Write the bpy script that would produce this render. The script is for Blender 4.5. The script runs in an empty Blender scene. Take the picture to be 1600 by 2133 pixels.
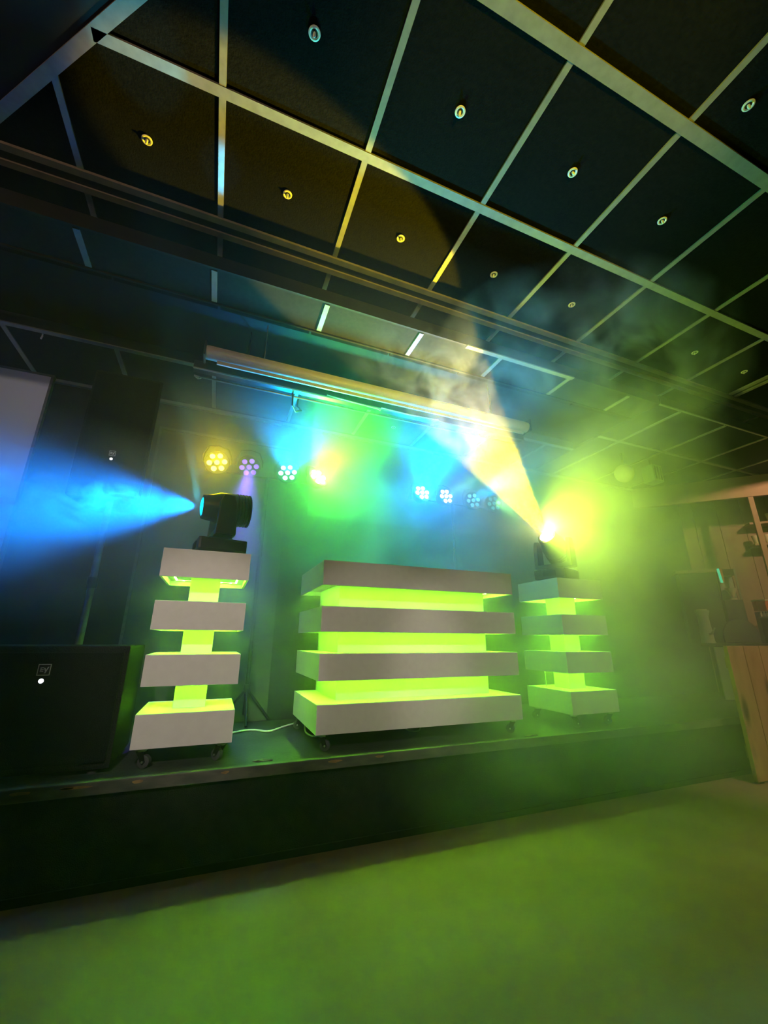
import bpy, math, random
from mathutils import Vector, Matrix
random.seed(7)
R = math.radians
sc = bpy.context.scene
COL = sc.collection

# ------------------------------------------------------------------ camera
EYE = Vector((0.0, 0.0, 0.945))
yaw, pitch, roll, F_PX = R(21.755), R(17.36), R(0.36), 846.7
fw = Vector((math.sin(yaw)*math.cos(pitch), math.cos(yaw)*math.cos(pitch), math.sin(pitch)))
rt = Vector((math.cos(yaw), -math.sin(yaw), 0))
up = rt.cross(fw)
r2 = rt*math.cos(roll) + up*math.sin(roll)
u2 = -rt*math.sin(roll) + up*math.cos(roll)
cam = bpy.data.cameras.new('camera')
cam.sensor_fit = 'HORIZONTAL'; cam.sensor_width = 36.0
cam.lens = F_PX/1600*36.0
cam.clip_start = 0.02
co = bpy.data.objects.new('camera', cam); COL.objects.link(co)
m3 = Matrix((r2, u2, -fw)).transposed()
co.matrix_world = Matrix.Translation(EYE) @ m3.to_4x4()
sc.camera = co

# ------------------------------------------------------------------ world, exposure, render quality
w = bpy.data.worlds.new('night'); sc.world = w; w.use_nodes = True
w.node_tree.nodes['Background'].inputs[0].default_value = (0.004, 0.006, 0.008, 1)
w.node_tree.nodes['Background'].inputs[1].default_value = 0.5
vs = sc.view_settings
vs.view_transform = 'Standard'; vs.look = 'None'; vs.gamma = 1.0; vs.use_curve_mapping = False
vs.exposure = 0.0
cy = sc.cycles
cy.use_denoising = True
cy.max_bounces = 5; cy.diffuse_bounces = 3; cy.glossy_bounces = 3; cy.transmission_bounces = 4
cy.volume_bounces = 2; cy.transparent_max_bounces = 6
cy.sample_clamp_indirect = 4.0
cy.sample_clamp_direct = 0.0
cy.volume_step_rate = 3.0; cy.volume_max_steps = 96
cy.use_light_tree = True
cy.use_adaptive_sampling = True; cy.adaptive_threshold = 0.25
cy.caustics_reflective = False; cy.caustics_refractive = False

# ------------------------------------------------------------------ house lights and added fill spots, all out of view
LEDCOL = (0.24, 1.0, 0.015)
HOUSE_AND_FILL = [((-0.6, -1.6, 2.93), (-0.05, 2.3, 0.84), 290, (1.0, 0.86, 0.76), 17), ((0.4, -1.7, 2.93), (0.9, 2.3, 0.78), 150, (1.0, 0.86, 0.74), 18),
         ((1.2, -1.7, 2.93), (1.55, 2.3, 0.78), 150, (1.0, 0.86, 0.74), 18), ((2.2, -1.6, 2.93), (2.5, 2.3, 0.82), 120, (1.0, 0.86, 0.74), 16),
         ((5.0, 0.9, 2.93), (5.45, 2.5, 1.9), 120, (1.0, 0.60, 0.32), 90), ((-0.9, -1.6, 2.93), (-1.85, 3.2, 2.35), 110, (1.0, 0.92, 0.88), 22),
         ((4.1, -0.9, 2.93), (3.95, 2.04, 0.5), 200, (1.0, 0.72, 0.45), 30), ((-1.2, -0.4, 2.60), (0.3, 1.2, 2.99), 45, (1.0, 0.6, 0.35), 120),  # spots added to brighten the pine panel and the left ceiling track
         ((4.7, 0.3, 2.5), (3.35, 1.80, 2.99), 22, (1.0, 0.22, 0.06), 15),  # orange spot added to tint the right end of the track
         ((0.7, -0.9, 2.2), (1.05, .95, 2.99), 260, (1.0, 0.74, 0.0), 56)]  # yellow wash added out of view to colour the grid bars
def light(name, kind, loc, power, color, target=None, **k):
    l = bpy.data.lights.new(name, kind); l.energy = power; l.color = color
    for a, b in k.items(): setattr(l, a, b)
    o = bpy.data.objects.new(name, l); COL.objects.link(o); o.location = loc
    if target is not None:
        o.rotation_euler = (Vector(target)-Vector(loc)).to_track_quat('-Z', 'Y').to_euler()
    return o
for p, tg, e, c, cone in HOUSE_AND_FILL:
    light('house_and_fill_spot', 'SPOT', p, e, c, tg, spot_size=R(cone), spot_blend=0.7, shadow_soft_size=0.06)

# ------------------------------------------------------------------ materials
def new_mat(name):
    m = bpy.data.materials.new(name); m.use_nodes = True
    return m, m.node_tree.nodes, m.node_tree.links
def mat(name, col, rough=0.6, metal=0.0, col2=None, scale=8.0, detail=4.0, bump=0.0, bscale=None, spec=0.5, stretch=None, lo=0.35, hi=0.7):
    m, N, L = new_mat(name); b = N['Principled BSDF']
    b.inputs['Base Color'].default_value = (*col, 1); b.inputs['Roughness'].default_value = rough
    b.inputs['Metallic'].default_value = metal; b.inputs['Specular IOR Level'].default_value = spec
    if col2 or bump:
        tc = N.new('ShaderNodeTexCoord'); src = tc.outputs['Object']
        if stretch:
            mp = N.new('ShaderNodeMapping'); mp.inputs['Scale'].default_value = stretch
            L.new(src, mp.inputs[0]); src = mp.outputs[0]
    if col2:
        n = N.new('ShaderNodeTexNoise'); n.inputs['Scale'].default_value = scale; n.inputs['Detail'].default_value = detail
        r = N.new('ShaderNodeValToRGB'); r.color_ramp.elements[0].position = lo; r.color_ramp.elements[1].position = hi
        r.color_ramp.elements[0].color = (*col, 1); r.color_ramp.elements[1].color = (*col2, 1)
        L.new(src, n.inputs['Vector']); L.new(n.outputs[0], r.inputs[0]); L.new(r.outputs[0], b.inputs['Base Color'])
    if bump:
        n = N.new('ShaderNodeTexNoise'); n.inputs['Scale'].default_value = bscale or scale; n.inputs['Detail'].default_value = 3
        bp = N.new('ShaderNodeBump'); bp.inputs['Strength'].default_value = bump; bp.inputs['Distance'].default_value = 0.01
        L.new(src, n.inputs['Vector']); L.new(n.outputs[0], bp.inputs['Height']); L.new(bp.outputs[0], b.inputs['Normal'])
    return m
def emit(name, col, s, lamp=False):
    m, N, L = new_mat(name); N.remove(N['Principled BSDF'])
    e = N.new('ShaderNodeEmission'); e.inputs[0].default_value = (*col, 1); e.inputs[1].default_value = s
    L.new(e.outputs[0], N['Material Output'].inputs[0])
    m.cycles.emission_sampling = 'FRONT' if lamp else 'NONE'   # small lenses: their lamp already carries the light
    return m
M = dict(
 tile=mat('black_ceiling_tile', (0.0018,0.0022,0.002), 0.95, col2=(0.004,0.0045,0.0042), scale=60, bump=0.25, bscale=140, spec=0.06),
 bar=mat('ceiling_grid_metal', (0.27,0.265,0.24), 0.34, 0.45, col2=(0.22,0.215,0.20), scale=25, spec=0.6),
 track=mat('partition_track_metal', (0.30,0.27,0.24), 0.4, 0.3, col2=(0.22,0.20,0.18), scale=14),
 plainceil=mat('dark_plaster', (0.010,0.012,0.016), 0.8, col2=(0.014,0.016,0.02), scale=3, spec=0.2),
 rafttile=mat('raft_tile', (0.006,0.007,0.007), 0.85, col2=(0.011,0.012,0.012), scale=40, spec=0.15),
 raftlip=mat('raft_lip', (0.006,0.0055,0.005), 0.7, col2=(0.011,0.010,0.009), scale=10, spec=0.2),
 blackwall=mat('black_painted_wall', (0.008,0.009,0.009), 0.8, col2=(0.014,0.015,0.015), scale=4, bump=0.15, bscale=60, spec=0.25),
 panel=mat('dark_grey_panel', (0.05,0.052,0.05), 0.7, col2=(0.065,0.066,0.062), scale=5, spec=0.3),
 trimdark=mat('worn_dark_trim', (0.06,0.06,0.055), 0.6, col2=(0.13,0.12,0.1), scale=9, stretch=(1,1,3)),
 stage=mat('stage_lino', (0.028,0.032,0.028), 0.55, col2=(0.052,0.055,0.046), scale=7, detail=8, bump=0.2, bscale=90),
 stagefront=mat('stage_front_carpet', (0.012,0.014,0.014), 0.95, col2=(0.02,0.022,0.02), scale=18, detail=8, bump=0.5, bscale=240, spec=0.05),
 floor=mat('grey_vinyl_floor', (0.26,0.145,0.12), 0.5, col2=(0.32,0.18,0.15), scale=3.0, detail=6, bump=0.06, bscale=60, spec=0.3),
 white=mat('white_laminate', (0.74,0.71,0.68), 0.5, col2=(0.70,0.67,0.64), scale=30, bump=0.03, bscale=300, spec=0.35),
 whitecore=mat('white_core_board', (0.78,0.77,0.74), 0.55, col2=(0.74,0.73,0.70), scale=12, spec=0.3),
 screenfab=mat('screen_cloth', (0.62,0.60,0.60), 0.8, col2=(0.56,0.54,0.54), scale=2.5, spec=0.2),
 housing=mat('screen_housing_enamel', (0.62,0.60,0.56), 0.4, col2=(0.56,0.54,0.50), scale=20),
 black=mat('black_plastic', (0.014,0.014,0.015), 0.42, col2=(0.02,0.02,0.021), scale=20),
 darkmetal=mat('black_metal', (0.02,0.02,0.02), 0.35, 0.6),
 grille=mat('speaker_grille', (0.004,0.0045,0.0045), 0.85, col2=(0.009,0.0095,0.0095), scale=320, detail=0, bump=0.5, bscale=320, spec=0.1),
 speaker=mat('speaker_paint', (0.010,0.011,0.010), 0.8, col2=(0.015,0.015,0.014), spec=0.15, scale=90, bump=0.6, bscale=160),
 steel=mat('zinc_steel', (0.62,0.62,0.60), 0.28, 0.95),
 rubber=mat('grey_rubber', (0.05,0.055,0.055), 0.7),
 cable=mat('white_cable_pvc', (0.62,0.62,0.58), 0.45),
 ring=mat('downlight_ring', (0.62,0.60,0.55), 0.4, 0.2),
 lampglass=mat('lamp_capsule_glass', (0.5,0.5,0.46), 0.15, 0.0),
 emblem=mat('emblem_silver', (0.65,0.65,0.65), 0.35, 0.3),
 wood=mat('tan_board', (0.36,0.23,0.14), 0.6, col2=(0.29,0.18,0.10), scale=3, stretch=(1,1,0.25)),
 barwood=mat('bar_wall_board', (0.34,0.22,0.14), 0.6, col2=(0.25,0.15,0.09), scale=4, stretch=(2,2,0.3)),
 darkcab=mat('dark_cabinet', (0.03,0.032,0.028), 0.5, col2=(0.045,0.045,0.04), scale=6),
 counter=mat('dark_counter_top', (0.035,0.035,0.03), 0.3),
 orange=mat('orange_plastic', (0.55,0.14,0.04), 0.5),
 cream=mat('cream_plastic', (0.65,0.55,0.40), 0.5),
 greyplastic=mat('translucent_grey_plastic', (0.30,0.36,0.27), 0.35),
 scuff=mat('bare_wood_scuff', (0.34,0.20,0.09), 0.8, col2=(0.22,0.13,0.06), scale=40),
)
def pine():
    m, N, L = new_mat('knotty_pine'); b = N['Principled BSDF']; b.inputs['Roughness'].default_value = 0.5
    tc = N.new('ShaderNodeTexCoord'); mp = N.new('ShaderNodeMapping'); mp.inputs['Scale'].default_value = (3.2, 3.2, 1.1)
    L.new(tc.outputs['Object'], mp.inputs[0])
    v = N.new('ShaderNodeTexVoronoi'); v.inputs['Scale'].default_value = 1.7
    L.new(mp.outputs[0], v.inputs['Vector'])
    n = N.new('ShaderNodeTexNoise'); n.inputs['Scale'].default_value = 3; n.inputs['Detail'].default_value = 5
    L.new(mp.outputs[0], n.inputs['Vector'])
    k = N.new('ShaderNodeValToRGB'); k.color_ramp.elements[0].position = 0.09; k.color_ramp.elements[0].color = (0.10,0.04,0.015,1)
    k.color_ramp.elements[1].position = 0.24; k.color_ramp.elements[1].color = (1,1,1,1)
    L.new(v.outputs['Distance'], k.inputs[0])
    g = N.new('ShaderNodeValToRGB'); g.color_ramp.elements[0].position = 0.35; g.color_ramp.elements[0].color = (0.33,0.19,0.085,1)
    g.color_ramp.elements[1].position = 0.65; g.color_ramp.elements[1].color = (0.45,0.28,0.14,1)
    L.new(n.outputs[0], g.inputs[0])
    mx = N.new('ShaderNodeMix'); mx.data_type = 'RGBA'; mx.blend_type = 'MULTIPLY'; mx.inputs[0].default_value = 0.85
    L.new(g.outputs[0], mx.inputs[6]); L.new(k.outputs[0], mx.inputs[7]); L.new(mx.outputs[2], b.inputs['Base Color'])
    return m
M['pine'] = pine()

# ------------------------------------------------------------------ mesh helpers
class MB:
    def __init__(s): s.v = []; s.f = []
    def add(s, vs, fs):
        b = len(s.v); s.v += [tuple(x) for x in vs]; s.f += [tuple(i+b for i in q) for q in fs]; return s
    def box(s, x0, x1, y0, y1, z0, z1):
        return s.add([(x0,y0,z0),(x1,y0,z0),(x1,y1,z0),(x0,y1,z0),(x0,y0,z1),(x1,y0,z1),(x1,y1,z1),(x0,y1,z1)],
                     [(0,3,2,1),(4,5,6,7),(0,1,5,4),(1,2,6,5),(2,3,7,6),(3,0,4,7)])
    def diag(s, s0, s1, t0, t1, z0, z1):           # a box turned 45 degrees: s = x+y, t = x-y
        q = lambda a, b, z: ((a+b)/2, (a-b)/2, z)
        return s.add([q(s0,t0,z0),q(s0,t1,z0),q(s1,t1,z0),q(s1,t0,z0),q(s0,t0,z1),q(s0,t1,z1),q(s1,t1,z1),q(s1,t0,z1)],
                     [(0,3,2,1),(4,5,6,7),(0,1,5,4),(1,2,6,5),(2,3,7,6),(3,0,4,7)])
    def lathe(s, prof, base, axis=(0,0,1), n=24, cap0=True, cap1=True):   # prof: (distance along the axis, radius)
        a = Vector(axis).normalized(); b = Vector(base)
        e1 = a.orthogonal().normalized(); e2 = a.cross(e1); vs = []
        for h, r in prof:
            for k in range(n):
                t = 2*math.pi*k/n; vs.append(b + a*h + e1*(r*math.cos(t)) + e2*(r*math.sin(t)))
        fs = []
        for j in range(len(prof)-1):
            for k in range(n):
                fs.append((j*n+k, j*n+(k+1)%n, (j+1)*n+(k+1)%n, (j+1)*n+k))
        if cap0: fs.append(tuple(range(n-1,-1,-1)))
        if cap1: fs.append(tuple((len(prof)-1)*n+k for k in range(n)))
        return s.add(vs, fs)
    def cyl(s, p0, p1, r, n=16, r1=None):
        d = Vector(p1)-Vector(p0); return s.lathe([(0,r),(d.length, r if r1 is None else r1)], p0, d, n)
    def tube(s, pts, r, n=8):
        pts = [Vector(p) for p in pts]; rings = []
        for i, p in enumerate(pts):
            d = (pts[min(i+1,len(pts)-1)]-pts[max(i-1,0)]).normalized()
            e1 = d.cross(Vector((0,0,1)))
            e1 = e1.normalized() if e1.length > 1e-4 else Vector((1,0,0)); e2 = d.cross(e1)
            rings.append([p+e1*(r*math.cos(2*math.pi*k/n))+e2*(r*math.sin(2*math.pi*k/n)) for k in range(n)])
        fs = [(j*n+k, j*n+(k+1)%n, (j+1)*n+(k+1)%n, (j+1)*n+k) for j in range(len(pts)-1) for k in range(n)]
        fs += [tuple(range(n-1,-1,-1)), tuple((len(pts)-1)*n+k for k in range(n))]
        return s.add([q for r_ in rings for q in r_], fs)
    def prism(s, poly, axis, a0, a1):              # polygon in two axes, pushed out along the third
        def P(u, v, c): return {'x':(c,u,v),'y':(u,c,v),'z':(u,v,c)}[axis]
        n = len(poly); vs = [P(u,v,a0) for u,v in poly]+[P(u,v,a1) for u,v in poly]
        fs = [tuple(range(n-1,-1,-1)), tuple(range(n,2*n))]+[(k,(k+1)%n,n+(k+1)%n,n+k) for k in range(n)]
        return s.add(vs, fs)
    def build(s, name, material, parent=None, smooth=False, bevel=0.0, xf=None):
        off = POS.get(parent.name, Vector((0,0,0))) if parent else Vector((0,0,0))
        me = bpy.data.meshes.new(name)
        vs = [xf @ Vector(v) if xf else Vector(v) for v in s.v]
        me.from_pydata([tuple(v-off) for v in vs], [], s.f); me.materials.append(material)
        import bmesh
        bm = bmesh.new(); bm.from_mesh(me); bmesh.ops.recalc_face_normals(bm, faces=bm.faces)
        if bevel:
            bmesh.ops.bevel(bm, geom=[e for e in bm.edges if e.is_manifold and e.calc_face_angle(0) > 0.6], offset=bevel, segments=2, affect='EDGES', profile=0.7)
        bm.to_mesh(me); bm.free()
        if smooth:
            me.polygons.foreach_set('use_smooth', [True]*len(me.polygons)); me.set_sharp_from_angle(angle=R(38))
        o = bpy.data.objects.new(name, me); COL.objects.link(o)
        POS[o.name] = off.copy()
        if parent: o.parent = parent
        return o
POS = {}
def tag(o, label, cat, group=None, kind=None):
    if label: o['label'] = label
    if cat: o['category'] = cat
    if group: o['group'] = group
    if kind: o['kind'] = kind
    return o
def thing(name, label, cat, loc, group=None):
    o = bpy.data.objects.new(name, None); COL.objects.link(o); o.location = loc; o.empty_display_size = 0.05
    POS[o.name] = Vector(loc); return tag(o, label, cat, group)
def struct(o, label=None):
    o['kind'] = 'structure'
    if label: o['label'] = label
    return o
def part_copy(o, parent, delta):
    c = o.copy(); COL.objects.link(c); c.parent = parent; c.location = o.location + Vector(delta); return c

# ------------------------------------------------------------------ the room
STZ = 0.385                      # stage height
STY = 2.19                       # stage front
WALLY = 3.30
CEIL = 2.995; RAFT = 2.76
struct(MB().box(-4.5, 7.5, -4.2, STY+0.05, -0.05, 0.0).build('floor', M['floor']), 'grey vinyl dance floor in green light')
st = thing('stage', None, None, (2.0, 2.7, 0)); struct(st, 'low black stage with worn front edge')
MB().box(-4.5, 6.6, STY+0.012, WALLY+0.02, STZ-0.03, STZ).build('stage_top', M['stage'], st)
MB().box(-4.5, 6.6, STY+0.03, STY+0.06, 0.0, STZ-0.045).build('stage_front', M['stagefront'], st)
MB().box(-4.5, 6.6, STY, STY+0.03, STZ-0.045, STZ+0.003).build('stage_edge', M['trimdark'], st, bevel=0.004)
MB().box(-4.5, 6.6, STY+0.02, STY+0.032, 0.0, 0.03).build('skirting', M['raftlip'], st)
for x, wd in ((-0.62,0.05),(-0.47,0.03),(-0.44,0.07),(-0.22,0.028),(0.62,0.05),(0.86,0.03),(0.12,0.02)):   # bare wood where the edge is knocked
    pts = []
    for k in range(9):
        a = 2*math.pi*k/9; pts.append((x+wd*math.cos(a)*random.uniform(.6,1), STZ-0.012+0.008*math.sin(a)*random.uniform(.5,1)))
    MB().prism(pts, 'y', STY-0.0012, STY+0.001).build('bare_wood_chip', M['scuff'], st)

wb = thing('wall_back', None, None, (1, WALLY, 0)); struct(wb, 'black painted wall behind the stage')
MB().box(-4.5, 6.6, WALLY, WALLY+0.1, 0, CEIL+0.2).build('wall_surface', M['blackwall'], wb)
MB().box(-0.56, 0.42, WALLY-0.012, WALLY, STZ, 2.50).build('wall_panel', M['panel'], wb, bevel=0.003)
MB().box(-0.57, 0.43, WALLY-0.022, WALLY, 2.50, 2.52).build('panel_trim', M['trimdark'], wb)
MB().box(-0.578, -0.56, WALLY-0.022, WALLY, STZ, 2.52).build('panel_trim', M['trimdark'], wb)
MB().box(-4.5, 6.6, WALLY-0.03, WALLY, RAFT-0.03, RAFT).build('wall_rail', M['bar'], wb)
struct(MB().box(-4.6, -4.5, -4.2, WALLY+0.1, 0, CEIL+0.2).build('wall_left', M['blackwall']), 'dark side wall')
struct(MB().box(-4.6, 7.6, -4.3, -4.2, 0, CEIL+0.2).build('wall_front', M['blackwall']), 'dark wall behind the viewer')
wr = thing('wall_right', None, None, (6.5, 3.0, 0)); struct(wr, 'tan boarded wall behind the bar')
MB().diag(8.8, 8.9, 1.2, 13.5, 0, CEIL+0.2).build('wall_surface', M['barwood'], wr)
t = 2.4
while t < 6.2:
    MB().diag(8.78, 8.8, t, t+0.345, 0.9, CEIL).build('wall_board', M['barwood'], wr, bevel=0.004); t += 0.35
struct(MB().diag(7.92, 8.0, 1.35, 7.0, 2.505, 2.752).build('trim_1', M['wood'], bevel=0.004), 'tan board along the top of the bar opening')

# ------------------------------------------------------------------ ceiling: every tile and grid bar
BX = lambda i: -0.815 + 0.5992*i
AY = lambda j: 0.5957 + 0.6033*j
CUT = 0.55                       # the grid stops on a diagonal, x + y = CUT
def clip(poly):
    out = []
    for k in range(len(poly)):
        a, b = poly[k], poly[(k+1) % len(poly)]; da, db = a[0]+a[1]-CUT, b[0]+b[1]-CUT
        if da >= 0: out.append(a)
        if da*db < 0:
            q = da/(da-db); out.append((a[0]+(b[0]-a[0])*q, a[1]+(b[1]-a[1])*q))
    return out
ce = thing('ceiling', None, None, (2, 1, CEIL)); struct(ce, 'black tiled ceiling with pale grid bars')
full = None
for j in range(-3, 3):
    for i in range(-3, 13):
        x0, x1, y0, y1 = BX(i)+.008, BX(i+1)-.008, AY(j)+.008, AY(j+1)-.008
        if x1+y1 < CUT or x0+y0 > 9.0: continue
        p = clip([(x0,y0),(x1,y0),(x1,y1),(x0,y1)])
        if len(p) < 3: continue
        if len(p) == 4 and x0+y0 > CUT:
            if full is None:
                full = MB().prism(p, 'z', CEIL+.004, CEIL+.02).build('ceiling_tile', M['tile'], ce); fx, fy = x0, y0
            else: part_copy(full, ce, (x0-fx, y0-fy, 0))
        else: MB().prism(p, 'z', CEIL+.004, CEIL+.02).build('ceiling_tile', M['tile'], ce)
MB().box(-4.5, 7.5, -4.2, WALLY, CEIL+.022, CEIL+.06).build('ceiling_slab', M['plainceil'], ce)
MB().prism([(-4.5, 5.05), (-4.5,-4.2), (CUT+4.2,-4.2)], 'z', CEIL+.002, CEIL+.02).build('plain_ceiling_panel', M['plainceil'], ce)
MB().diag(CUT-.03, CUT+.03, -9.2, 8.5, CEIL-.006, CEIL+.004).build('diagonal_edge_bar', M['bar'], ce)
for j in range(-2, 2):
    y = AY(j); hw = 0.024 if j < 1 else 0.02
    MB().box(max(-4.5, CUT-y), 9-y, y-hw, y+hw, CEIL-.006, CEIL+.004).build('main_grid_bar', M['bar'], ce)
for i in range(-2, 13):
    x = BX(i)
    y0 = max(CUT-x, -1.2)
    if y0 < 1.7 and abs(x-3.98) > .05: MB().box(x-.013, x+.013, y0, 1.735, CEIL-.004, CEIL+.004).build('cross_grid_bar', M['bar'], ce)
    if abs(x-3.98) > .05: MB().box(x-.013, x+.013, 1.845, 2.12, CEIL-.004, CEIL+.004).build('cross_grid_bar', M['bar'], ce)
tr = thing('partition_track', 'double brown ceiling track running across above the stage front', 'ceiling track', (2, 1.79, CEIL))
MB().box(-2.6, 6.9, 1.735, 1.768, CEIL-.014, CEIL).build('rail', M['track'], tr)
MB().box(-2.6, 6.9, 1.812, 1.845, CEIL-.014, CEIL).build('rail', M['track'], tr)
MB().box(-2.6, 6.9, 1.768, 1.812, CEIL-.004, CEIL+.0015).build('slot', M['black'], tr)
tr2 = thing('partition_track', 'double ceiling track running away from viewer at far right', 'ceiling track', (3.95, 1.0, CEIL))
MB().box(3.90, 3.93, -1.2, 1.73, CEIL-.014, CEIL).build('rail', M['track'], tr2)
MB().box(3.97, 4.00, -1.2, 1.73, CEIL-.014, CEIL).build('rail', M['track'], tr2)
MB().box(3.93, 3.97, -1.2, 1.73, CEIL-.004, CEIL+.0015).build('slot', M['black'], tr2)

# lowered ceiling over the stage: a front strip, a back field and the field at the right
rf = thing('ceiling_raft', None, None, (2, 2.5, RAFT)); struct(rf, 'lowered black ceiling over the stage')
def raft(x0, x1, y0, y1, ycuts, lipfront=True):
    xs = [x0]+[BX(i) for i in range(-3, 13) if x0 < BX(i) < x1]+[x1]; ys = [y0]+ycuts+[y1]
    for a, b in zip(xs, xs[1:]):
        for c, d in zip(ys, ys[1:]):
            MB().box(a+.003, b-.003, c+.003, d-.003, RAFT+.003, RAFT+.025).build('ceiling_tile', M['rafttile'], rf)
    for x in xs[1:-1]: MB().box(x-.014, x+.014, y0+.012, y1-.01, RAFT-.004, RAFT+.003).build('cross_grid_bar', M['bar'], rf)
    for y in ycuts: MB().box(x0, x1, y-.016, y+.016, RAFT-.004, RAFT+.003).build('main_grid_bar', M['bar'], rf)
    MB().box(x0, x1, y0-.012, y0, RAFT-.006, RAFT+.075).build('front_lip', M['raftlip'], rf)
    MB().box(x0, x1, y1, y1+.012, RAFT-.006, RAFT+.075).build('back_lip', M['raftlip'], rf)
raft(-2.6, 3.1, 1.835, 2.075, [])
raft(-2.6, 3.1, 2.72, 3.268, [])
raft(3.115, 6.4, 1.835, 3.268, [2.415])
MB().box(-2.6, 3.1, 2.700, 2.735, RAFT-.008, RAFT-.001).build('edge_bar', M['bar'], rf)
MB().box(1.3, 2.2, 1.82, 1.85, RAFT-.010, RAFT-.002).build('edge_bar', M['bar'], rf)
MB().box(3.1, 6.4, 1.82, 1.835, RAFT-.010, RAFT-.002).build('edge_bar', M['bar'], rf)

# ------------------------------------------------------------------ round recessed downlights, all switched off
def downlight(x, y, z, label, tilt=0.0):
    o = thing('recessed_downlight', label, 'downlight', (x, y, z), 'unlit recessed downlights')
    MB().lathe([(0,.0215),(-.003,.021),(-.004,.0165),(-.002,.0125),(.0,.012)], (x,y,z), n=24, cap0=False, cap1=False).build('ring', M['ring'], o, smooth=True)
    MB().lathe([(.0035,.0125),(-.001,.0125),(-.001,.008),(.002,.006)], (x,y,z), n=20).build('reflector_cup', M['black'], o, smooth=True)
    a = Vector((math.sin(tilt)*.4, -math.sin(tilt), -1)).normalized()
    MB().lathe([(0,.005),(.013,.006),(.017,.004),(.02,.0015)], Vector((x,y,z)), a, 12).build('lamp_capsule', M['lampglass'], o, smooth=True)
names1 = ['leftmost','second from the left','third from the left','fourth from the left','fifth from the left',None,'second from the right','rightmost']
for i in (0,1,2,3,4,6,7):
    downlight(BX(i+.5), AY(1.49), CEIL, 'round unlit downlight, %s in the ceiling row nearest the stage' % names1[i], random.uniform(-.3,.3))
names0 = {1:'leftmost', 2:'second from the left', 3:'third from the left', 4:'rightmost'}
for i in (1,2,3,4):
    downlight(BX(i+.5), AY(.51), CEIL, 'round unlit downlight, %s in the ceiling row between two wide bars' % names0[i], random.uniform(-.3,.3))
downlight(1.741, 0.452, CEIL, 'round unlit downlight alone in the upper right corner of the ceiling')
downlight(-0.322, 2.86, RAFT, 'round unlit downlight left of the projector screen case above the stage')
downlight(1.282, 2.993, RAFT, 'round unlit downlight above the gap between the two light bars')

# ------------------------------------------------------------------ lit booths
TIERS = [(1.240,1.384),(0.982,1.122),(0.727,0.868),(0.468,0.611)]
led_strip_m = emit('led_strip_glow', LEDCOL, 128.0, True)
led_dot_m = emit('led_chip_glow', (0.75,1.0,0.35), 30.0)
def tier_mesh(x0,x1,y0,y1,z0,z1,recess=.03,wl=.012):
    m = MB()
    if not recess: return m.box(x0,x1,y0,y1,z0,z1)
    a,b,c,d,h = x0+wl,x1-wl,y0+wl,y1-wl,z0+recess
    vs = [(x0,y0,z0),(x1,y0,z0),(x1,y1,z0),(x0,y1,z0),(x0,y0,z1),(x1,y0,z1),(x1,y1,z1),(x0,y1,z1),
          (a,c,z0),(b,c,z0),(b,d,z0),(a,d,z0),(a,c,h),(b,c,h),(b,d,h),(a,d,h)]
    fs = [(4,5,6,7),(0,1,5,4),(1,2,6,5),(2,3,7,6),(3,0,4,7),(0,8,9,1),(1,9,10,2),(2,10,11,3),(3,11,8,0),
          (8,12,13,9),(9,13,14,10),(10,14,15,11),(11,15,12,8),(12,15,14,13)]
    return m.add(vs, fs)
def caster(par, x, y, ang):
    z = STZ; c = thing('caster', None, None, (x, y, z)); c.parent = par; c.location = Vector((x,y,z))-POS[par.name]
    MB().box(x-.026,x+.026,y-.026,y+.026,z+.078,z+.083).build('mounting_plate', M['steel'], c)
    MB().cyl((x,y,z+.068),(x,y,z+.078),.02,16).build('swivel', M['steel'], c, smooth=True)
    rot = Matrix.Translation((x,y,z)) @ Matrix.Rotation(ang,4,'Z')
    f = MB()
    for s in (-1,1): f.prism([(-.016,.068),(.016,.068),(.030,.028),(.020,.018),(.008,.028)], 'y', s*.017-.0015, s*.017+.0015)
    f.box(-.016,.016,-.0185,.0185,.066,.0695); f.build('fork', M['darkmetal'], c, xf=rot)
    MB().lathe([(-.013,.022),(-.011,.0265),(.011,.0265),(.013,.022)], (.019,0,.0272), (0,1,0), 20).build('wheel', M['rubber'], c, smooth=True, xf=rot)
    MB().cyl((.019,-.021,.0272),(.019,.021,.0272),.005,10).build('axle', M['steel'], c, smooth=True, xf=rot)
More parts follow.
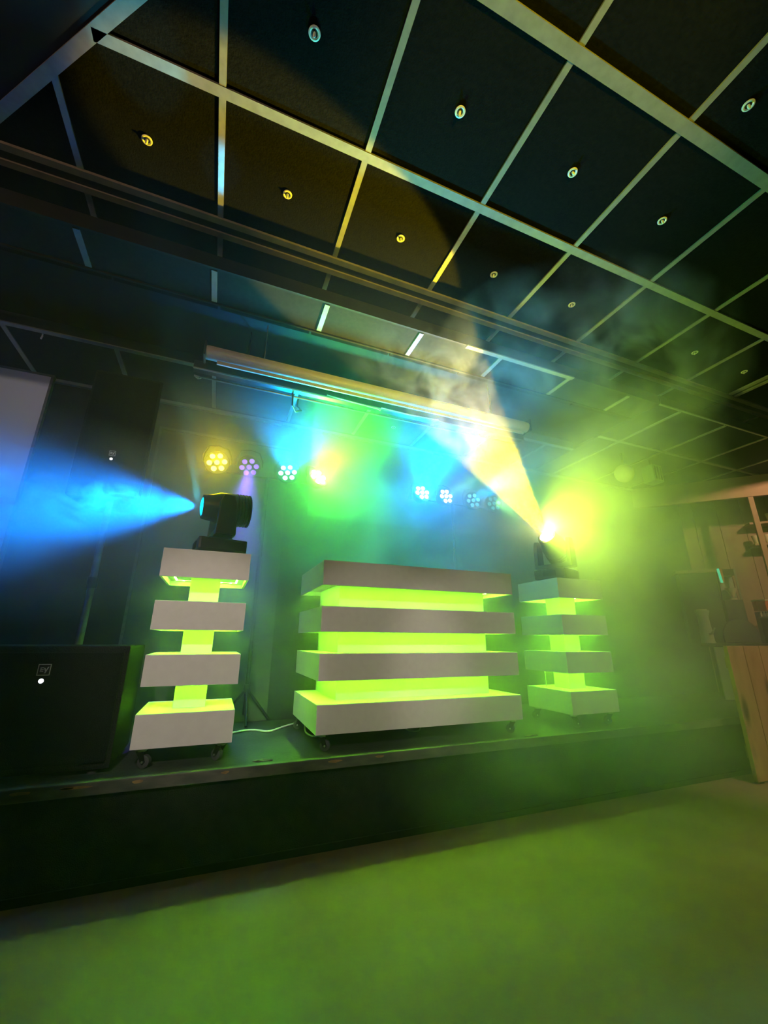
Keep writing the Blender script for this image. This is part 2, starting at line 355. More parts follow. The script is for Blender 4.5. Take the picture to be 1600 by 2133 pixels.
def booth(name, label, cat, x0,x1,y0,y1, cx0,cx1,cy0,cy1, dots):
    o = thing(name, label, cat, ((x0+x1)/2,(y0+y1)/2,STZ), 'white tiered stage booths with green light')
    for k,(a,b) in enumerate(TIERS):
        tr_ = tier_mesh(x0,x1,y0,y1,a,b, 0 if k==3 else .03).build('tier', M['white'], o, bevel=.0018)
        if k == 3: continue
        zz = a+.03
        lo = TIERS[k+1][1]
        MB().box(cx0,cx1,cy0,cy1, lo, zz+.0).build('core', M['whitecore'], o, bevel=.0015)
        g = .05; hw = .005
        strips = [(x0+g, x1-g, y0+g-hw, y0+g+hw), (x0+g-hw, x0+g+hw, y0+g+.01, y1-g-.01), (x1-g-hw, x1-g+hw, y0+g+.01, y1-g-.01)]
        if y1-cy1 > .05: strips.append((x0+g, x1-g, y1-g-hw, y1-g+hw))
        for (a0,a1,b0,b1) in strips:
            MB().add([(a0,b0,zz-.002),(a0,b1,zz-.002),(a1,b1,zz-.002),(a1,b0,zz-.002)], [(0,1,2,3)]).build('led_strip', led_strip_m, tr_)
            MB().box(a0-.002,a1+.002,b0-.002,b1+.002,zz-.0018,zz-.0002).build('strip_tape', M['white'], tr_)
        if k == 0:                                  # single chips seen under the top tier
            for (p,q) in dots:
                MB().lathe([(0,.005),(-.003,.004)], (p,q,zz-.0025), n=8).build('led_chip', led_dot_m, tr_)
    ins = .045
    for (p,q,an) in ((x0+ins,y0+ins,-.4),(x1-ins,y0+ins,2.4),(x0+ins,y1-ins,2.9),(x1-ins,y1-ins,.5)): caster(o, p, q, an)
    return o
def row(xa, xb, y, n): return [(xa+(xb-xa)*k/(n-1), y) for k in range(n)]
def colm(x, ya, yb, n): return [(x, ya+(yb-ya)*k/(n-1)) for k in range(n)]
booth('lit_totem', 'white four tier totem with green light, beside the black subwoofer', 'totem', -.287,.140,2.30,2.73, -.148,.001,2.441,2.589,
      colm(-.237,2.38,2.66,5)+colm(.09,2.40,2.66,5)+row(-.20,.06,2.68,6))
booth('dj_booth', 'wide white four tier booth with green light in the middle', 'DJ booth', .546,1.870,2.30,2.97, .686,1.730,2.446,2.955,
      colm(.596,2.42,2.9,9)+colm(1.82,2.36,2.9,10))
booth('lit_totem', 'white four tier totem with green light on the hazy right', 'totem', 2.284,2.712,2.30,2.73, 2.424,2.573,2.441,2.589,
      colm(2.662,2.42,2.66,6)+row(2.36,2.62,2.68,6))

# ------------------------------------------------------------------ moving heads on the totems
def moving_head(label, x, y, z, aim, lens_col, lens_s, basew=.20):
    o = thing('moving_head_light', label, 'stage light', (x, y, z))
    pz = z + .30; piv = Vector((x, y, pz)); aim = Vector(aim).normalized()
    flat = Vector((aim.x, aim.y, 0)).normalized(); side = Vector((-flat.y, flat.x, 0))
    ang = math.atan2(flat.y, flat.x); rot = Matrix.Translation((x,y,z)) @ Matrix.Rotation(ang,4,'Z')
    MB().box(-.13,.13,-.125,.125,.018,.095).build('base', M['black'], o, bevel=.014, xf=rot)
    for sx in (-1,1):
        for sy in (-1,1): MB().cyl((sx*.105,sy*.10,0),(sx*.105,sy*.10,.02),.014,12).build('foot', M['rubber'], o, smooth=True, xf=rot)
    MB().box(.128,.134,-.05,.05,.04,.08).build('display', M['grille'], o, xf=rot)
    MB().lathe([(.095,.075),(.115,.072)], (0,0,0), n=24).build('pan_collar', M['black'], o, smooth=True, xf=rot)
    y_ = MB(); y_.box(-.055,.055,-.145,.145,.112,.145)
    y_.build('yoke_bridge', M['black'], o, bevel=.01, xf=rot)
    for s in (-1,1):
        a0, a1 = (s*.118, s*.150) if s > 0 else (s*.150, s*.118)
        MB().prism([(-.055,.115),(.055,.115),(.048,.30),(.03,.345),(-.03,.345),(-.048,.30)], 'y', a0, a1).build('yoke_arm', M['black'], o, bevel=.008, xf=rot)
    bx = aim.cross(Vector((0,0,1))).normalized(); bz = bx.cross(aim)
    hm = Matrix.Translation(piv) @ Matrix((aim, -bx, bz)).transposed().to_4x4()
    h = MB().lathe([(-.150,.060),(-.146,.075),(-.13,.092),(-.02,.098),(.03,.094),(.07,.080),(.115,.074),(.122,.070)], (0,0,0), (1,0,0), 28).build('head', M['black'], o, smooth=True, xf=hm)
    for k in range(5):
        MB().lathe([(-.142+k*.018,.1+.0),(-.136+k*.018,.1)], (0,0,0), (1,0,0), 28).build('cooling_fin', M['darkmetal'], h, smooth=True, xf=hm)
    MB().lathe([(.120,.062),(.124,.062),(.124,.056),(.120,.056)], (0,0,0), (1,0,0), 28, False, False).build('lens_rim', M['darkmetal'], h, smooth=True, xf=hm)
    ln = MB().lathe([(.121,.055),(.126,.045),(.130,.025),(.1315,.006)], (0,0,0), (1,0,0), 28).build('lens', emit('lens_glow', lens_col, lens_s), h, smooth=True, xf=hm)
    return piv + aim*.14, aim
TOP = 1.384
L1, A1_ = moving_head('black moving head light on left totem throwing a blue beam sideways', -.03, 2.515, TOP, (-1.0, -.18, -.045), (0.0,0.45,1.0), 6)
L2, A2_ = moving_head('moving head light on right totem throwing a yellow beam upward', 2.50, 2.515, TOP, (-1.55, -.60, 1.06), (1.0,0.85,0.25), 60)
light('blue_beam', 'SPOT', L1, 800, (0.0,0.21,1.0), L1+A1_+Vector((0,0,-.10)), spot_size=R(58), spot_blend=1.0, shadow_soft_size=.03)
light('added_bar_glint', 'SPOT', L1, 170, (0.0,0.75,1.0), (-.50,1.19,2.99), spot_size=R(11), spot_blend=.6, shadow_soft_size=.02)  # added spot, makes the cyan glint on the grid bars
light('added_bar_glint', 'SPOT', L1, 110, (0.0,0.55,1.0), (-.215,1.50,2.99), spot_size=R(7), spot_blend=.6, shadow_soft_size=.02)  # added spot, makes the blue glint on the grid bars
light('blue_core_beam', 'SPOT', L1, 60, (0.0,0.30,1.0), L1+A1_, spot_size=R(7.5), spot_blend=.25, shadow_soft_size=.02)
light('added_haze_fill', 'SPOT', L2, 270, (.60,1.0,0.06), (2.9,1.9,1.8), spot_size=R(175), spot_blend=.6, shadow_soft_size=.05)  # wide yellow-green spot added to light the haze at right
light('yellow_beam', 'SPOT', L2, 5500, (1.0,0.68,0.0), L2+A2_, spot_size=R(25), spot_blend=.12, shadow_soft_size=.02)

# ------------------------------------------------------------------ par lights on two T-bar stands
def par(label, x, z, aim, col, lens_s, dotcol):
    y = 3.12; p = Vector((x, y, z)); a = Vector(aim).normalized()
    o = thing('par_light', label, 'stage light', (x, y, z), 'seven lens par lights on the light bars')
    bx = a.cross(Vector((0,0,1))).normalized(); bz = bx.cross(a)
    fm = Vector((0.15,-1,-.28)).normalized() if a.z < -.9 else a
    hm = Matrix.Translation(p) @ Matrix((a, -bx, bz)).transposed().to_4x4()
    h = MB().lathe([(-.075,.055),(-.07,.07),(-.03,.088),(.0,.092),(.006,.090),(.006,.084),(0,.083)], (0,0,0), (1,0,0), 28).build('housing', M['black'], o, smooth=True, xf=hm)
    em = emit('par_lens_glow', dotcol, lens_s)
    for k in range(7):
        r_ = 0 if k == 0 else .054; th = R(60*k+12)
        cy_, cz = r_*math.cos(th), r_*math.sin(th)
        MB().lathe([(0,.0195),(.008,.017),(.012,.010),(.0135,.003)], (.001,cy_,cz), (1,0,0), 14).build('lens', em, h, smooth=True, xf=hm)
    u = MB(); pts = [(-.02,.100,.0),(-.02,.100,.05),(-.02,.07,.115),(-.02,0,.13),(-.02,-.07,.115),(-.02,-.100,.05),(-.02,-.100,.0)]
    u.tube([hm @ Vector(q) for q in pts], .006, 8); u.build('yoke', M['darkmetal'], o, smooth=True)
    return p + a*.02
def to(x,z,tx,ty,tz): return (tx-x, ty-3.13, tz-z)
PZ = 2.225
def stand(label, cx, x0, x1):
    o = thing('light_stand', label, 'light stand', (cx, 3.2, STZ), 'stands behind the booths')
    MB().cyl((cx,3.25,STZ+.05),(cx,3.25,PZ+.02),.015,14).build('pole', M['darkmetal'], o, smooth=True)
    MB().box(x0-.08,x1+.08,3.232,3.268,PZ-.02,PZ+.02).build('crossbar', M['darkmetal'], o, bevel=.003)
    for dx,dy in ((-.17,.02),(.17,.02),(0,-.2)):
        MB().cyl((cx,3.25,STZ+.22),(cx+dx,3.25+dy,STZ+.012),.009,10).build('leg', M['darkmetal'], o, smooth=True)
    MB().cyl((cx,3.25,STZ+.19),(cx,3.25,STZ+.25),.024,14).build('collar', M['black'], o, smooth=True)
stand('black T-bar stand carrying the left four par lights', .262, -.13, .654)
stand('black T-bar stand carrying the right four par lights', 2.02, 1.62, 2.41)
PARS = [  # label, x, lens aim, lens colour, lens glow, beam aim, beam colour, power, cone
 ('par light with warm yellow lenses at left end of left bar', -.13, (-.1,0,1.5), (1.0,.80,.10), 7, (-.1,0,1.5), (1.0,.75,0.0), 40, 90),
 ('par light with violet lenses, second on left bar', .105, (.06,2.2,1.3), (.28,.10,1.0), 2.4, (.06,2.85,1.0), (.20,.08,1.0), 290, 40),
 ('par light with pale blue lenses, third on left bar', .403, (.2,.6,2.6), (.35,.85,1.0), 6, (.38,2.25,3.0), (0.0,.30,1.0), 290, 110),
 ('par light with glaring green white lenses at right end of left bar', .654, (1.3,1.6,2.9), (.95,1.0,.8), 40, (.95,2.25,3.0), (.08,1.0,0.0), 620, 110),
 ('par light with white blue lenses at left end of right bar', 1.62, (1.8,.9,2.9), (.75,.95,1.0), 9, (1.35,2.2,2.75), (0.0,.26,1.0), 720, 80),
 ('par light with white green lenses, second on right bar', 1.87, (2.2,.9,2.6), (.85,1.0,.8), 8, (2.6,2.2,2.6), (.25,1.0,.1), 50, 44),
 ('par light with dim cyan lenses, third on right bar', 2.17, (2.0,.6,2.4), (.25,.80,.85), 1.6, (3.0,2.35,2.8), (0.0,.42,1.0), 240, 46),
 ('par light with dim cyan lenses at right end of right bar', 2.41, (2.2,.6,2.3), (.2,.65,.7), 1.2, (3.5,1.9,1.9), (.28,1.0,.25), 50, 130),
]
for lab, x, face, dc, ds, tg, scol, pw, cone in PARS:
    q = par(lab, x, PZ, to(x, PZ, *face), scol, ds, dc)
    if pw > 300: light('added_par_glow', 'SPOT', q, pw*(.36 if scol[1] > .9 else .16), scol, (tg[0]-.1, 2.2, 1.9), spot_size=R(175), spot_blend=1.0, shadow_soft_size=.06)  # wide spot added to stand in for glow scattered around the par
    light('par_beam', 'SPOT', q, pw, scol, tg, spot_size=R(cone), spot_blend=1.0, shadow_soft_size=.05)

# ------------------------------------------------------------------ projector screen case, bars and cables above the stage
pc = thing('projector_screen_case', 'long white projector screen case hung above the stage', 'screen case', (.8, 2.40, 2.69), None)
MB().lathe([(0,.040),(.004,.043),(2.5,.043),(2.504,.040)], (-.25,2.40,2.655), (1,0,0), 20).build('case', M['housing'], pc, smooth=True)
MB().box(-.25,2.25,2.39,2.44,2.655,2.705).build('mounting_channel', M['housing'], pc, bevel=.004)
for x in (-.255,2.25): MB().box(x-.006,x+.006,2.35,2.45,2.605,2.71).build('end_cap', M['black'], pc, bevel=.004)
for x in (.1,1.9): MB().cyl((x,2.42,2.70),(x,2.42,CEIL),.004,8).build('hanger_rod', M['steel'], pc, smooth=True)
MB().box(-.18,2.2,2.385,2.398,2.580,2.604).build('bottom_bar', M['housing'], pc, bevel=.003)
lb = thing('lighting_batten', 'black batten with edge tubes just behind the screen case', 'batten', (.8, 2.55, 2.62))
MB().box(-.32,2.3,2.50,2.56,2.60,2.655).build('beam', M['black'], lb, bevel=.004)
MB().cyl((-.32,2.50,2.595),(2.3,2.50,2.595),.006,8).build('tube', M['bar'], lb, smooth=True)
MB().cyl((-.32,2.60,2.60),(2.3,2.60,2.60),.007,8).build('tube', M['bar'], lb, smooth=True)
for x in (.0,2.0): MB().cyl((x,2.53,2.65),(x,2.53,CEIL),.005,8).build('hanger_rod', M['darkmetal'], lb, smooth=True)
tag(MB().tube([(.32,2.56,2.60),(.33,2.60,2.53),(.36,2.66,2.52),(.41,2.70,2.56),(.40,2.74,2.60),(.385,2.78,2.64),(.40,2.78,2.755)], .007, 8).build('hanging_cable', M['black'], smooth=True),
    'short black cable looping down behind the screen case', 'cable')
tag(MB().tube([(.55,2.49,2.602),(.75,2.485,2.588),(.93,2.482,2.576),(.955,2.482,2.566),(.965,2.482,2.592),(1.2,2.485,2.588),(1.45,2.488,2.600)], .004, 6).build('thin_wire', M['cable'], smooth=True),
    'thin pale wire clipped along underside of the black batten', 'wire')
tag(MB().tube([(-1.215,2.75,2.758),(-1.213,2.75,2.742),(-1.216,2.748,2.72)], .005, 8).build('ceiling_hook', M['cable'], smooth=True),
    'tiny white hook hanging from the ceiling at far left', 'hook')

# white screen at the left of the back wall
ws = thing('projection_screen', 'large white projection screen at left edge behind blue smoke', 'screen', (-2.1, 3.26, 1.2))
MB().box(-2.95,-1.31,3.245,3.262,1.25,2.745).build('canvas', M['screenfab'], ws)
for a in ((-2.97,-1.29,3.235,3.27,2.745,2.758),(-2.97,-1.29,3.235,3.27,1.235,1.25),(-1.308,-1.292,3.235,3.27,1.25,2.745),(-2.97,-2.95,3.235,3.27,1.25,2.745)):
    MB().box(*a).build('frame_bar', M['trimdark'], ws)

# ------------------------------------------------------------------ loudspeakers at the left
def emblem(par, x, y, z, s):
    fr = MB(); t_ = s*.06
    fr.box(x-s/2,x+s/2,y-.002,y,z-s/2,z-s/2+t_).box(x-s/2,x+s/2,y-.002,y,z+s/2-t_,z+s/2).box(x-s/2,x-s/2+t_,y-.002,y,z-s/2,z+s/2).box(x+s/2-t_,x+s/2,y-.002,y,z-s/2,z+s/2)
    e = MB().box(x-s/2,x+s/2,y-.001,y,z-s/2,z+s/2).build('emblem_plate', M['black'], par)
    fr.build('emblem_frame', M['emblem'], e)
    l = MB(); ex = x-s*.30; k = s*.09
    l.box(ex,ex+k,y-.003,y-.0005,z-s*.18,z+s*.22)
    for dz in (.22,.05,-.10): l.box(ex,ex+s*.26,y-.003,y-.0005,z+s*dz-k*.85,z+s*dz)
    l.build('emblem_letter', M['emblem'], e)
    v = MB(); vx = x+s*.16
    v.prism([(vx-s*.17,z+s*.16),(vx-s*.08,z+s*.16),(vx+.0*s,z-s*.08),(vx-s*.05,z-s*.16)], 'y', y-.003, y-.0005)
    v.prism([(vx+s*.20,z+s*.26),(vx+s*.11,z+s*.26),(vx-s*.10,z-s*.30),(vx-s*.01,z-s*.30)], 'y', y-.0032, y-.0005)
    v.build('emblem_letter', M['emblem'], e)
sb = thing('subwoofer', 'black subwoofer with silver emblem standing at left stage edge', 'speaker', (-.72, 2.5, STZ))
MB().box(-1.08,-.352,2.30,2.76,STZ+.02,.908).build('cabinet', M['speaker'], sb, bevel=.012)
MB().box(-1.06,-.372,2.285,2.302,STZ+.05,.880).build('grille', M['grille'], sb, bevel=.006)
for p_ in (-1.02,-.42):
    for q_ in (2.34,2.68): MB().cyl((p_,q_,STZ),(p_,q_,STZ+.021),.02,12).build('foot', M['rubber'], sb, smooth=True)
emblem(sb, -.66, 2.284, .810, .046)
MB().lathe([(0,.010),(.004,.008)], (-.662,2.284,.765), (0,-1,0), 14).build('power_light', emit('power_light_glow', (.9,.95,1.0), 1.6), sb, smooth=True)
tp = thing('pole_speaker', 'black pole mounted loudspeaker with small emblem above the subwoofer', 'speaker', (-.68, 2.7, .91))
MB().cyl((-.655,2.69,.908),(-.655,2.69,1.70),.0175,16).build('pole', M['trimdark'], tp, smooth=True)
MB().cyl((-.655,2.69,1.20),(-.655,2.69,1.26),.026,16).build('collar', M['black'], tp, smooth=True)
MB().prism([(-.86,2.63),(-.49,2.63),(-.55,2.93),(-.80,2.93)], 'z', 1.70, 2.52).build('cabinet', M['speaker'], tp, bevel=.012)
MB().box(-.845,-.505,2.618,2.632,1.72,2.50).build('grille', M['grille'], tp, bevel=.005)
emblem(tp, -.676, 2.617, 1.977, .032)
MB().lathe([(0,.008),(.003,.006)], (-.677,2.617,1.942), (0,-1,0), 12).build('power_light', emit('power_light_glow', (1,1,1), 2.5), tp, smooth=True)

# ------------------------------------------------------------------ cables and scraps on the stage
def curve_pts(ps, n=6):
    out = []
    ps = [Vector(p) for p in ps]
    for i in range(len(ps)-1):
        p0, p1, p2, p3 = ps[max(i-1,0)], ps[i], ps[i+1], ps[min(i+2,len(ps)-1)]
        for k in range(n):
            u = k/n; out.append(.5*((2*p1)+(p2-p0)*u+(2*p0-5*p1+4*p2-p3)*u*u+(3*p1-p0-3*p2+p3)*u**3))
    return out+[ps[-1]]
tag(MB().tube(curve_pts([(.05,2.80,.392),(.217,2.95,.392),(.311,2.96,.392),(.389,2.89,.392),(.495,3.0,.392),(.60,3.10,.392)]), .006, 8).build('power_cable', M['cable'], smooth=True),
    'white cable lying on the stage between left totem and booth', 'cable')
tag(MB().tube(curve_pts([(.60,2.83,.43),(.598,2.79,.395),(.607,2.70,.391),(.635,2.62,.40),(.66,2.58,.44)]), .005, 8).build('power_cable', M['cable'], smooth=True),
    'short white cable loop under left front corner of the booth', 'cable')
tag(MB().tube(curve_pts([(1.21,2.72,.43),(1.22,2.66,.395),(1.23,2.60,.392),(1.29,2.60,.392),(1.33,2.66,.42)]), .005, 8).build('power_cable', M['cable'], smooth=True),
    'white cable loop drooping below middle of the booth', 'cable')
tag(MB().tube(curve_pts([(2.372,2.62,.735),(2.374,2.62,.68),(2.372,2.62,.613)]), .003, 6).build('power_cable', M['cable'], smooth=True),
    'thin pale wire hanging between lower tiers of right totem', 'wire')
def scrap(x, y, s, label):
    m = MB(); n = 9; vs = [(x,y,STZ+.012)]
    for k in range(n):
        a = 2*math.pi*k/n; r_ = s*random.uniform(.6,1.15)
        vs.append((x+r_*1.5*math.cos(a), y+r_*.5*math.sin(a), STZ+.002+random.uniform(0,.008)))
    b = len(vs); vs += [(v[0],v[1],STZ) for v in vs[1:]]
    fs = [(0,1+k,1+(k+1)%n) for k in range(n)]+[(1+k,b+k,b+(k+1)%n,1+(k+1)%n) for k in range(n)]
    m.add(vs, fs); tag(m.build('tape_scrap', M['trimdark']), label, 'tape scrap', 'scraps on the stage edge')
scrap(.285, 2.265, .036, 'crumpled tape scrap near stage edge between left totem and booth')
scrap(1.87, 2.245, .034, 'crumpled tape scrap near stage edge under right booth corner')

# ------------------------------------------------------------------ the bar corner at the right
hp = thing('pine_hatch', 'knotty pine board panel standing at the right edge', 'counter panel', (3.95, 2.06, 0))
x = 3.615
for k in range(4):
    MB().box(x, x+.196, 2.04, 2.068, .012, .912).build('plank', M['pine'], hp, bevel=.006); x += .2
for z in (.15,.75): MB().box(3.64,4.39,2.068,2.09,z,z+.08).build('batten', M['pine'], hp)
for x in (3.66,4.34): MB().box(x,x+.03,2.045,2.09,0,.012).build('foot', M['rubber'], hp)
bc = thing('bar_counter', 'dark bar counter in the haze behind the pine panel', 'counter', (5.2, 2.9, 0))
MB().diag(7.75,8.35,2.1,5.6,.0,.89).build('body', M['darkcab'], bc)
MB().diag(7.68,8.40,2.0,5.7,.89,.925).build('top', M['counter'], bc, bevel=.004)
MB().diag(7.70,7.745,1.99,2.12,.1,.885).build('corner_board', M['greyplastic'], bc)
cb = thing('back_bar_cabinet', 'dark back bar cabinet with pale top edge', 'cabinet', (5.2, 3.0, .925))
MB().diag(8.16,8.38,1.84,2.34,.925,1.70).build('body', M['darkcab'], cb, bevel=.005)
MB().diag(8.13,8.38,1.80,2.36,1.70,1.735).build('top', M['wood'], cb, bevel=.004)
em_ = thing('coffee_machine', 'coffee machine in black frame with cream funnel on the bar', 'coffee machine', (5.4, 2.85, .925))
MB().diag(8.2,8.38,2.39,2.63,.925,1.39).build('body', M['darkcab'], em_, bevel=.006)
MB().diag(8.2,8.215,2.60,2.625,1.39,1.735).build('frame_post', M['bar'], em_)
MB().diag(8.2,8.38,2.42,2.60,1.66,1.735).build('hood', M['black'], em_, bevel=.004)
MB().diag(8.34,8.38,2.42,2.60,1.39,1.66).build('back_panel', M['greyplastic'], em_)
MB().lathe([(0,.012),(.03,.02),(.10,.062)], (5.40,2.865,1.42), n=20).build('funnel', M['cream'], em_, smooth=True)
MB().lathe([(0,.035),(.012,.035)], (5.40,2.865,1.392), n=20).build('drip_cup', M['cream'], em_, smooth=True)
tag(MB().tube([(5.255,2.875,1.735),(5.262,2.868,1.575)], .012, 10).build('led_tube', emit('green_tube_glow', (.05,.85,.45), 1.1), smooth=True),
    'glowing turquoise light tube beside the coffee machine', 'light tube')
pb = thing('price_board', 'small orange card between light tube and coffee machine', 'card', (5.31, 2.85, 1.58))
MB().diag(8.15,8.17,2.37,2.44,1.59,1.735).build('card', M['orange'], pb)
MB().diag(8.152,8.168,2.38,2.43,1.575,1.59).build('card_foot', M['cream'], pb)
cr = thing('bottle_crate', 'orange crate on the bar at the right edge', 'crate', (5.5, 2.7, .925))
MB().diag(8.2,8.36,2.78,3.1,.925,1.255).build('stand_box', M['darkcab'], cr, bevel=.004)
MB().diag(8.2,8.36,2.78,3.1,1.262,1.37).build('crate_body', M['orange'], cr, bevel=.006)
MB().diag(8.19,8.36,2.77,3.11,1.37,1.385).build('crate_rim', M['cream'], cr)
for k in range(3):
    t0 = 2.80+.035*k
    tag(MB().lathe([(0,.011),(.03,.011),(.045,.005),(.055,.005)], ((8.17+t0)/2,(8.17-t0)/2,1.2), n=10).build('small_bottle', M['cream'], smooth=True),
        ['leftmost tiny pale bottle below the orange crate','middle tiny pale bottle below the orange crate','rightmost tiny pale bottle below the orange crate'][k], 'bottle', 'tiny bottles on the bar')
sh = MB().diag(8.10,8.198,2.76,2.93,1.186,1.2).build('bottle_ledge', M['counter']); tag(sh, 'small dark ledge holding tiny bottles on the bar', 'shelf')
tc_ = thing('beer_tap_column', 'pale curved tap column standing on the bar counter', 'tap column', (4.95, 2.95, .925))
MB().lathe([(0,.068),(.02,.060),(.10,.058),(.20,.052),(.28,.050),(.33,.066),(.345,.066)], (4.99,2.985,.925), n=20).build('column', M['greyplastic'], tc_, smooth=True)
MB().lathe([(0,.05),(.008,.05)], (4.99,2.985,1.27), n=20).build('cap', M['cream'], tc_, smooth=True)
for k in range(3): MB().cyl((4.94+.03*k,2.93,1.02),(4.925+.03*k,2.89,1.02+.03*k),.008,8).build('tap_lever', M['steel'], tc_, smooth=True)
ch = thing('bar_chair', 'round backed dark chair standing behind the bar counter', 'chair', (5.2, 2.8, .925))
pts = [(2.24,.93)]+[(2.46+.22*math.cos(R(180-a)), 1.0+.18*math.sin(R(a))) for a in range(0,181,15)]+[(2.68,.93)]
vs0 = [((8.05+t_)/2,(8.05-t_)/2,z) for t_,z in pts]; vs1 = [((8.11+t_)/2,(8.11-t_)/2,z) for t_,z in pts]; n_ = len(pts)
MB().add(vs0+vs1, [tuple(range(n_)), tuple(range(2*n_-1,n_-1,-1))]+[(k,(k+1)%n_,n_+(k+1)%n_,n_+k) for k in range(n_)]).build('backrest', M['panel'], ch, bevel=.008)
MB().diag(8.06,8.10,2.44,2.48,.925,.95).build('stem', M['darkmetal'], ch)
po = MB().diag(7.93,7.99,2.93,3.0,.925,2.505).build('bar_post', M['wood'], bevel=.005); tag(po, 'slim tan post under the board at the bar opening', 'post')
bs = thing('bar_shelf', 'wall shelf with cups behind the slim post', 'shelf', (5.9, 2.7, 2.1))
for z in (2.02,2.277): MB().diag(8.5,8.78,3.07,4.2,z,z+.025).build('board', M['wood'], bs)
for k,(t_,z) in enumerate(((3.14,2.046),(3.29,2.046),(3.40,2.303),(3.55,2.046))):
    tag(MB().lathe([(0,.026),(.01,.03),(.10,.042),(.104,.04),(.1,.036),(.02,.026)], ((8.6+t_)/2,(8.6-t_)/2,z), n=16, cap1=True).build('white_cup', M['cream'], smooth=True),
        ['white cup on lower bar shelf nearest the slim post','second white cup on lower bar shelf','white cup on upper bar shelf','white cup at the far end of lower bar shelf'][k], 'cup', 'cups on the bar shelf')
wl = thing('hanging_speaker', 'small slotted box speaker hanging from the hazy ceiling', 'speaker', (4.04, 2.6, 2.66))
MB().box(3.97,4.11,2.54,2.66,2.50,2.68).build('cabinet', M['greyplastic'], wl, bevel=.006)
for x in (4.0,4.04,4.08): MB().box(x-.006,x+.006,2.534,2.541,2.52,2.66).build('slot', M['black'], wl)
MB().cyl((4.04,2.6,2.68),(4.04,2.6,RAFT-.004),.012,10).build('hanger', M['darkmetal'], wl, smooth=True)
gl = thing('globe_lamp', 'round pale globe lamp hanging unlit in the haze', 'lamp', (3.62, 2.6, 2.65))
MB().lathe([(-.09,.004),(-.085,.032),(-.064,.064),(-.034,.084),(0,.09),(.034,.084),(.064,.064),(.085,.032),(.09,.004)], (3.62,2.6,2.54), n=24).build('globe', M['cream'], gl, smooth=True)
MB().cyl((3.62,2.6,2.62),(3.62,2.6,RAFT-.004),.012,10).build('stem', M['darkmetal'], gl, smooth=True)

# ------------------------------------------------------------------ haze and smoke (true scattering volumes, lit by the lamps above)
class VN:
    """small node helper for density fields in world coordinates"""
    def __init__(s, name, aniso):
        s.m, s.N, s.L = new_mat(name); s.N.remove(s.N['Principled BSDF'])
        s.g = s.N.new('ShaderNodeNewGeometry'); s.pos = s.g.outputs['Position']
        s.v = s.N.new('ShaderNodeVolumeScatter'); s.v.inputs['Anisotropy'].default_value = aniso
        s.L.new(s.v.outputs[0], s.N['Material Output'].inputs['Volume'])
    def _in(s, sock, v):
        if hasattr(v, 'is_output'): s.L.new(v, sock)
        else: sock.default_value = v
    def math(s, op, a, b=0.0, clamp=False):
        n = s.N.new('ShaderNodeMath'); n.operation = op; n.use_clamp = clamp; s._in(n.inputs[0], a); s._in(n.inputs[1], b); return n.outputs[0]
    def blob(s, c, r, pw=1.0):                       # soft ellipsoid, 1 in the middle, 0 at its surface
        a = s.N.new('ShaderNodeVectorMath'); a.operation = 'SUBTRACT'; s.L.new(s.pos, a.inputs[0]); a.inputs[1].default_value = c
        b = s.N.new('ShaderNodeVectorMath'); b.operation = 'DIVIDE'; s.L.new(a.outputs[0], b.inputs[0]); b.inputs[1].default_value = r
        l = s.N.new('ShaderNodeVectorMath'); l.operation = 'LENGTH'; s.L.new(b.outputs[0], l.inputs[0])
        o = s.math('SUBTRACT', 1.0, l.outputs['Value'], True)
        return s.math('POWER', o, pw) if pw != 1 else o
    def noise(s, scale, detail, lo, hi, dist=0.0, stretch=(1,1,1), off=(0,0,0)):
        mp = s.N.new('ShaderNodeMapping'); mp.inputs['Scale'].default_value = stretch; mp.inputs['Location'].default_value = off
        s.L.new(s.pos, mp.inputs[0])
        n = s.N.new('ShaderNodeTexNoise'); n.inputs['Scale'].default_value = scale; n.inputs['Detail'].default_value = detail; n.inputs['Distortion'].default_value = dist
        s.L.new(mp.outputs[0], n.inputs['Vector'])
        r = s.N.new('ShaderNodeMapRange'); r.inputs[1].default_value = lo; r.inputs[2].default_value = hi; r.interpolation_type = 'SMOOTHSTEP'
        s.L.new(n.outputs[0], r.inputs[0]); return r.outputs[0]
    def out(s, d, step=1.0):
        s.L.new(d, s.v.inputs['Density']); s.m.cycles.volume_step_rate = step
h = VN('room_haze', 0.2)
right = h.blob((3.1, 2.65, 1.6), (1.85, 1.15, 1.8), 1.0)
upr = h.blob((2.6, 2.3, 2.55), (1.35, 1.0, .7), 1.0)
left = h.blob((-1.2, 2.6, 1.55), (1.5, .8, .6), 1.0)
mid = h.blob((1.2, 3.15, 1.95), (2.5, .85, 1.7), 1.0)
low = h.blob((2.2, 1.95, .35), (1.4, .8, .75), 1.0)
ns = h.noise(1.6, 2, .3, .72, .6)
d = h.math('ADD', h.math('MULTIPLY', right, 2.0), h.math('ADD', h.math('MULTIPLY', mid, 2.4), h.math('MULTIPLY', left, 1.6)))
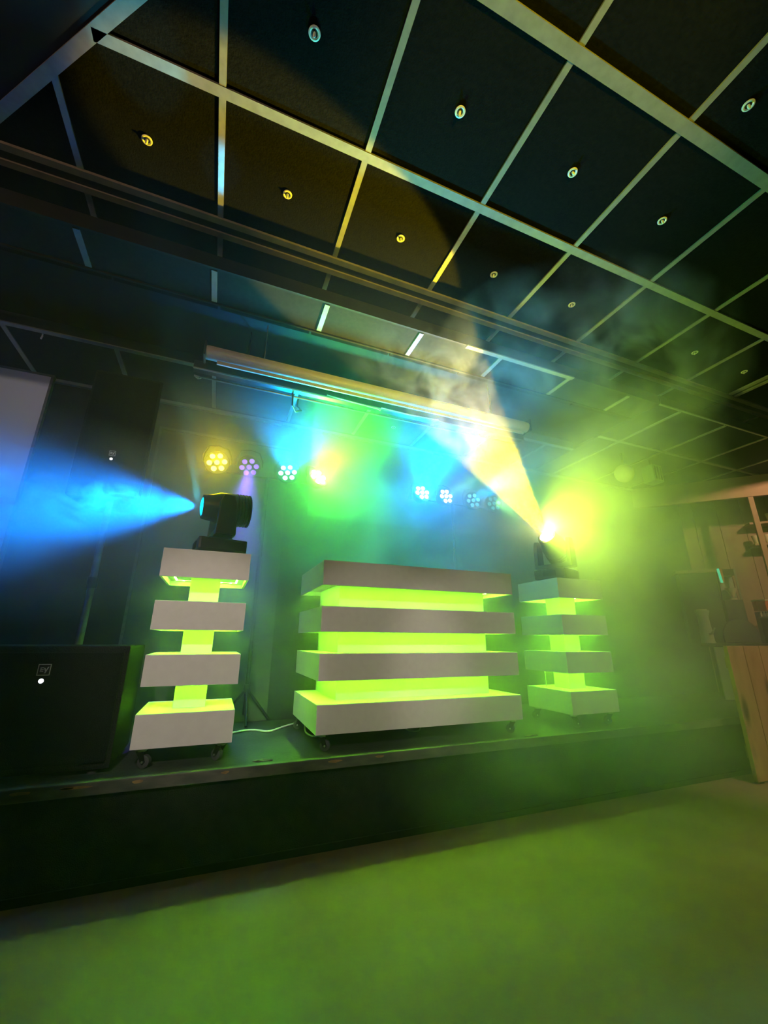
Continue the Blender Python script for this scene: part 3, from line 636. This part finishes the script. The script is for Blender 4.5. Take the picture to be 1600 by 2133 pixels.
d = h.math('ADD', d, h.math('ADD', h.math('MULTIPLY', low, .9), h.math('MULTIPLY', upr, .9)))
d = h.math('MULTIPLY', d, h.math('ADD', h.math('MULTIPLY', ns, .9), .35))
h.out(h.math('ADD', d, .03))
hz = MB().box(-2.3, 5.0, 1.2, 3.22, .01, 2.74).build('haze', h.m)
tag(hz, 'thin drifting stage haze filling the room', 'haze', kind='stuff')

p = VN('yellow_smoke', 0.3)
core = p.blob((1.75, 2.25, 2.28), (.62, .42, .50), .8)
tail = p.blob((1.25, 2.05, 2.55), (.75, .50, .40), .8)
f = p.noise(5.5, 4, .47, .62, 1.6)
dd = p.math('MULTIPLY', p.math('ADD', core, tail), f)
hot = p.blob((2.27, 2.42, 1.87), (.24, .15, .22), 1.0)  # extra density added so the beam looks white-hot near its lens
p.out(p.math('ADD', p.math('MULTIPLY', dd, .42), p.math('MULTIPLY', hot, 4.0)), .33)
o_ = MB().box(.5, 2.4, 1.55, 2.68, 1.75, 2.73).build('smoke_plume', p.m)
tag(o_, 'curling smoke plume caught in the yellow beam', 'smoke', kind='stuff')

q = VN('blue_smoke', 0.3)
b1 = q.blob((-1.15, 2.47, 1.60), (.62, .22, .19), .7)
b2 = q.blob((-.62, 2.49, 1.66), (.24, .12, .10), .7)
f = q.noise(5.0, 3, .50, .58, 2.5)
q.out(q.math('MULTIPLY', q.math('MULTIPLY', q.math('ADD', b1, b2), f), 5.0), .25)
o_ = MB().box(-1.8, -.36, 2.24, 2.70, 1.40, 1.80).build('smoke_plume', q.m)
tag(o_, 'curling smoke cloud glowing blue in the left beam', 'smoke', kind='stuff')

c = VN('ceiling_smoke', 0.2)
w1 = c.blob((2.1, 1.6, 2.62), (1.1, .75, .45), .7)
f = c.noise(2.6, 3, .42, .66, 1.4)
c.out(c.math('MULTIPLY', c.math('MULTIPLY', w1, f), 1.1), .4)
o_ = MB().box(.98, 3.2, .84, 1.815, 2.16, 2.975).build('smoke_wisps', c.m)
tag(o_, 'blue wisps of smoke drifting under the ceiling at right', 'smoke', kind='stuff')
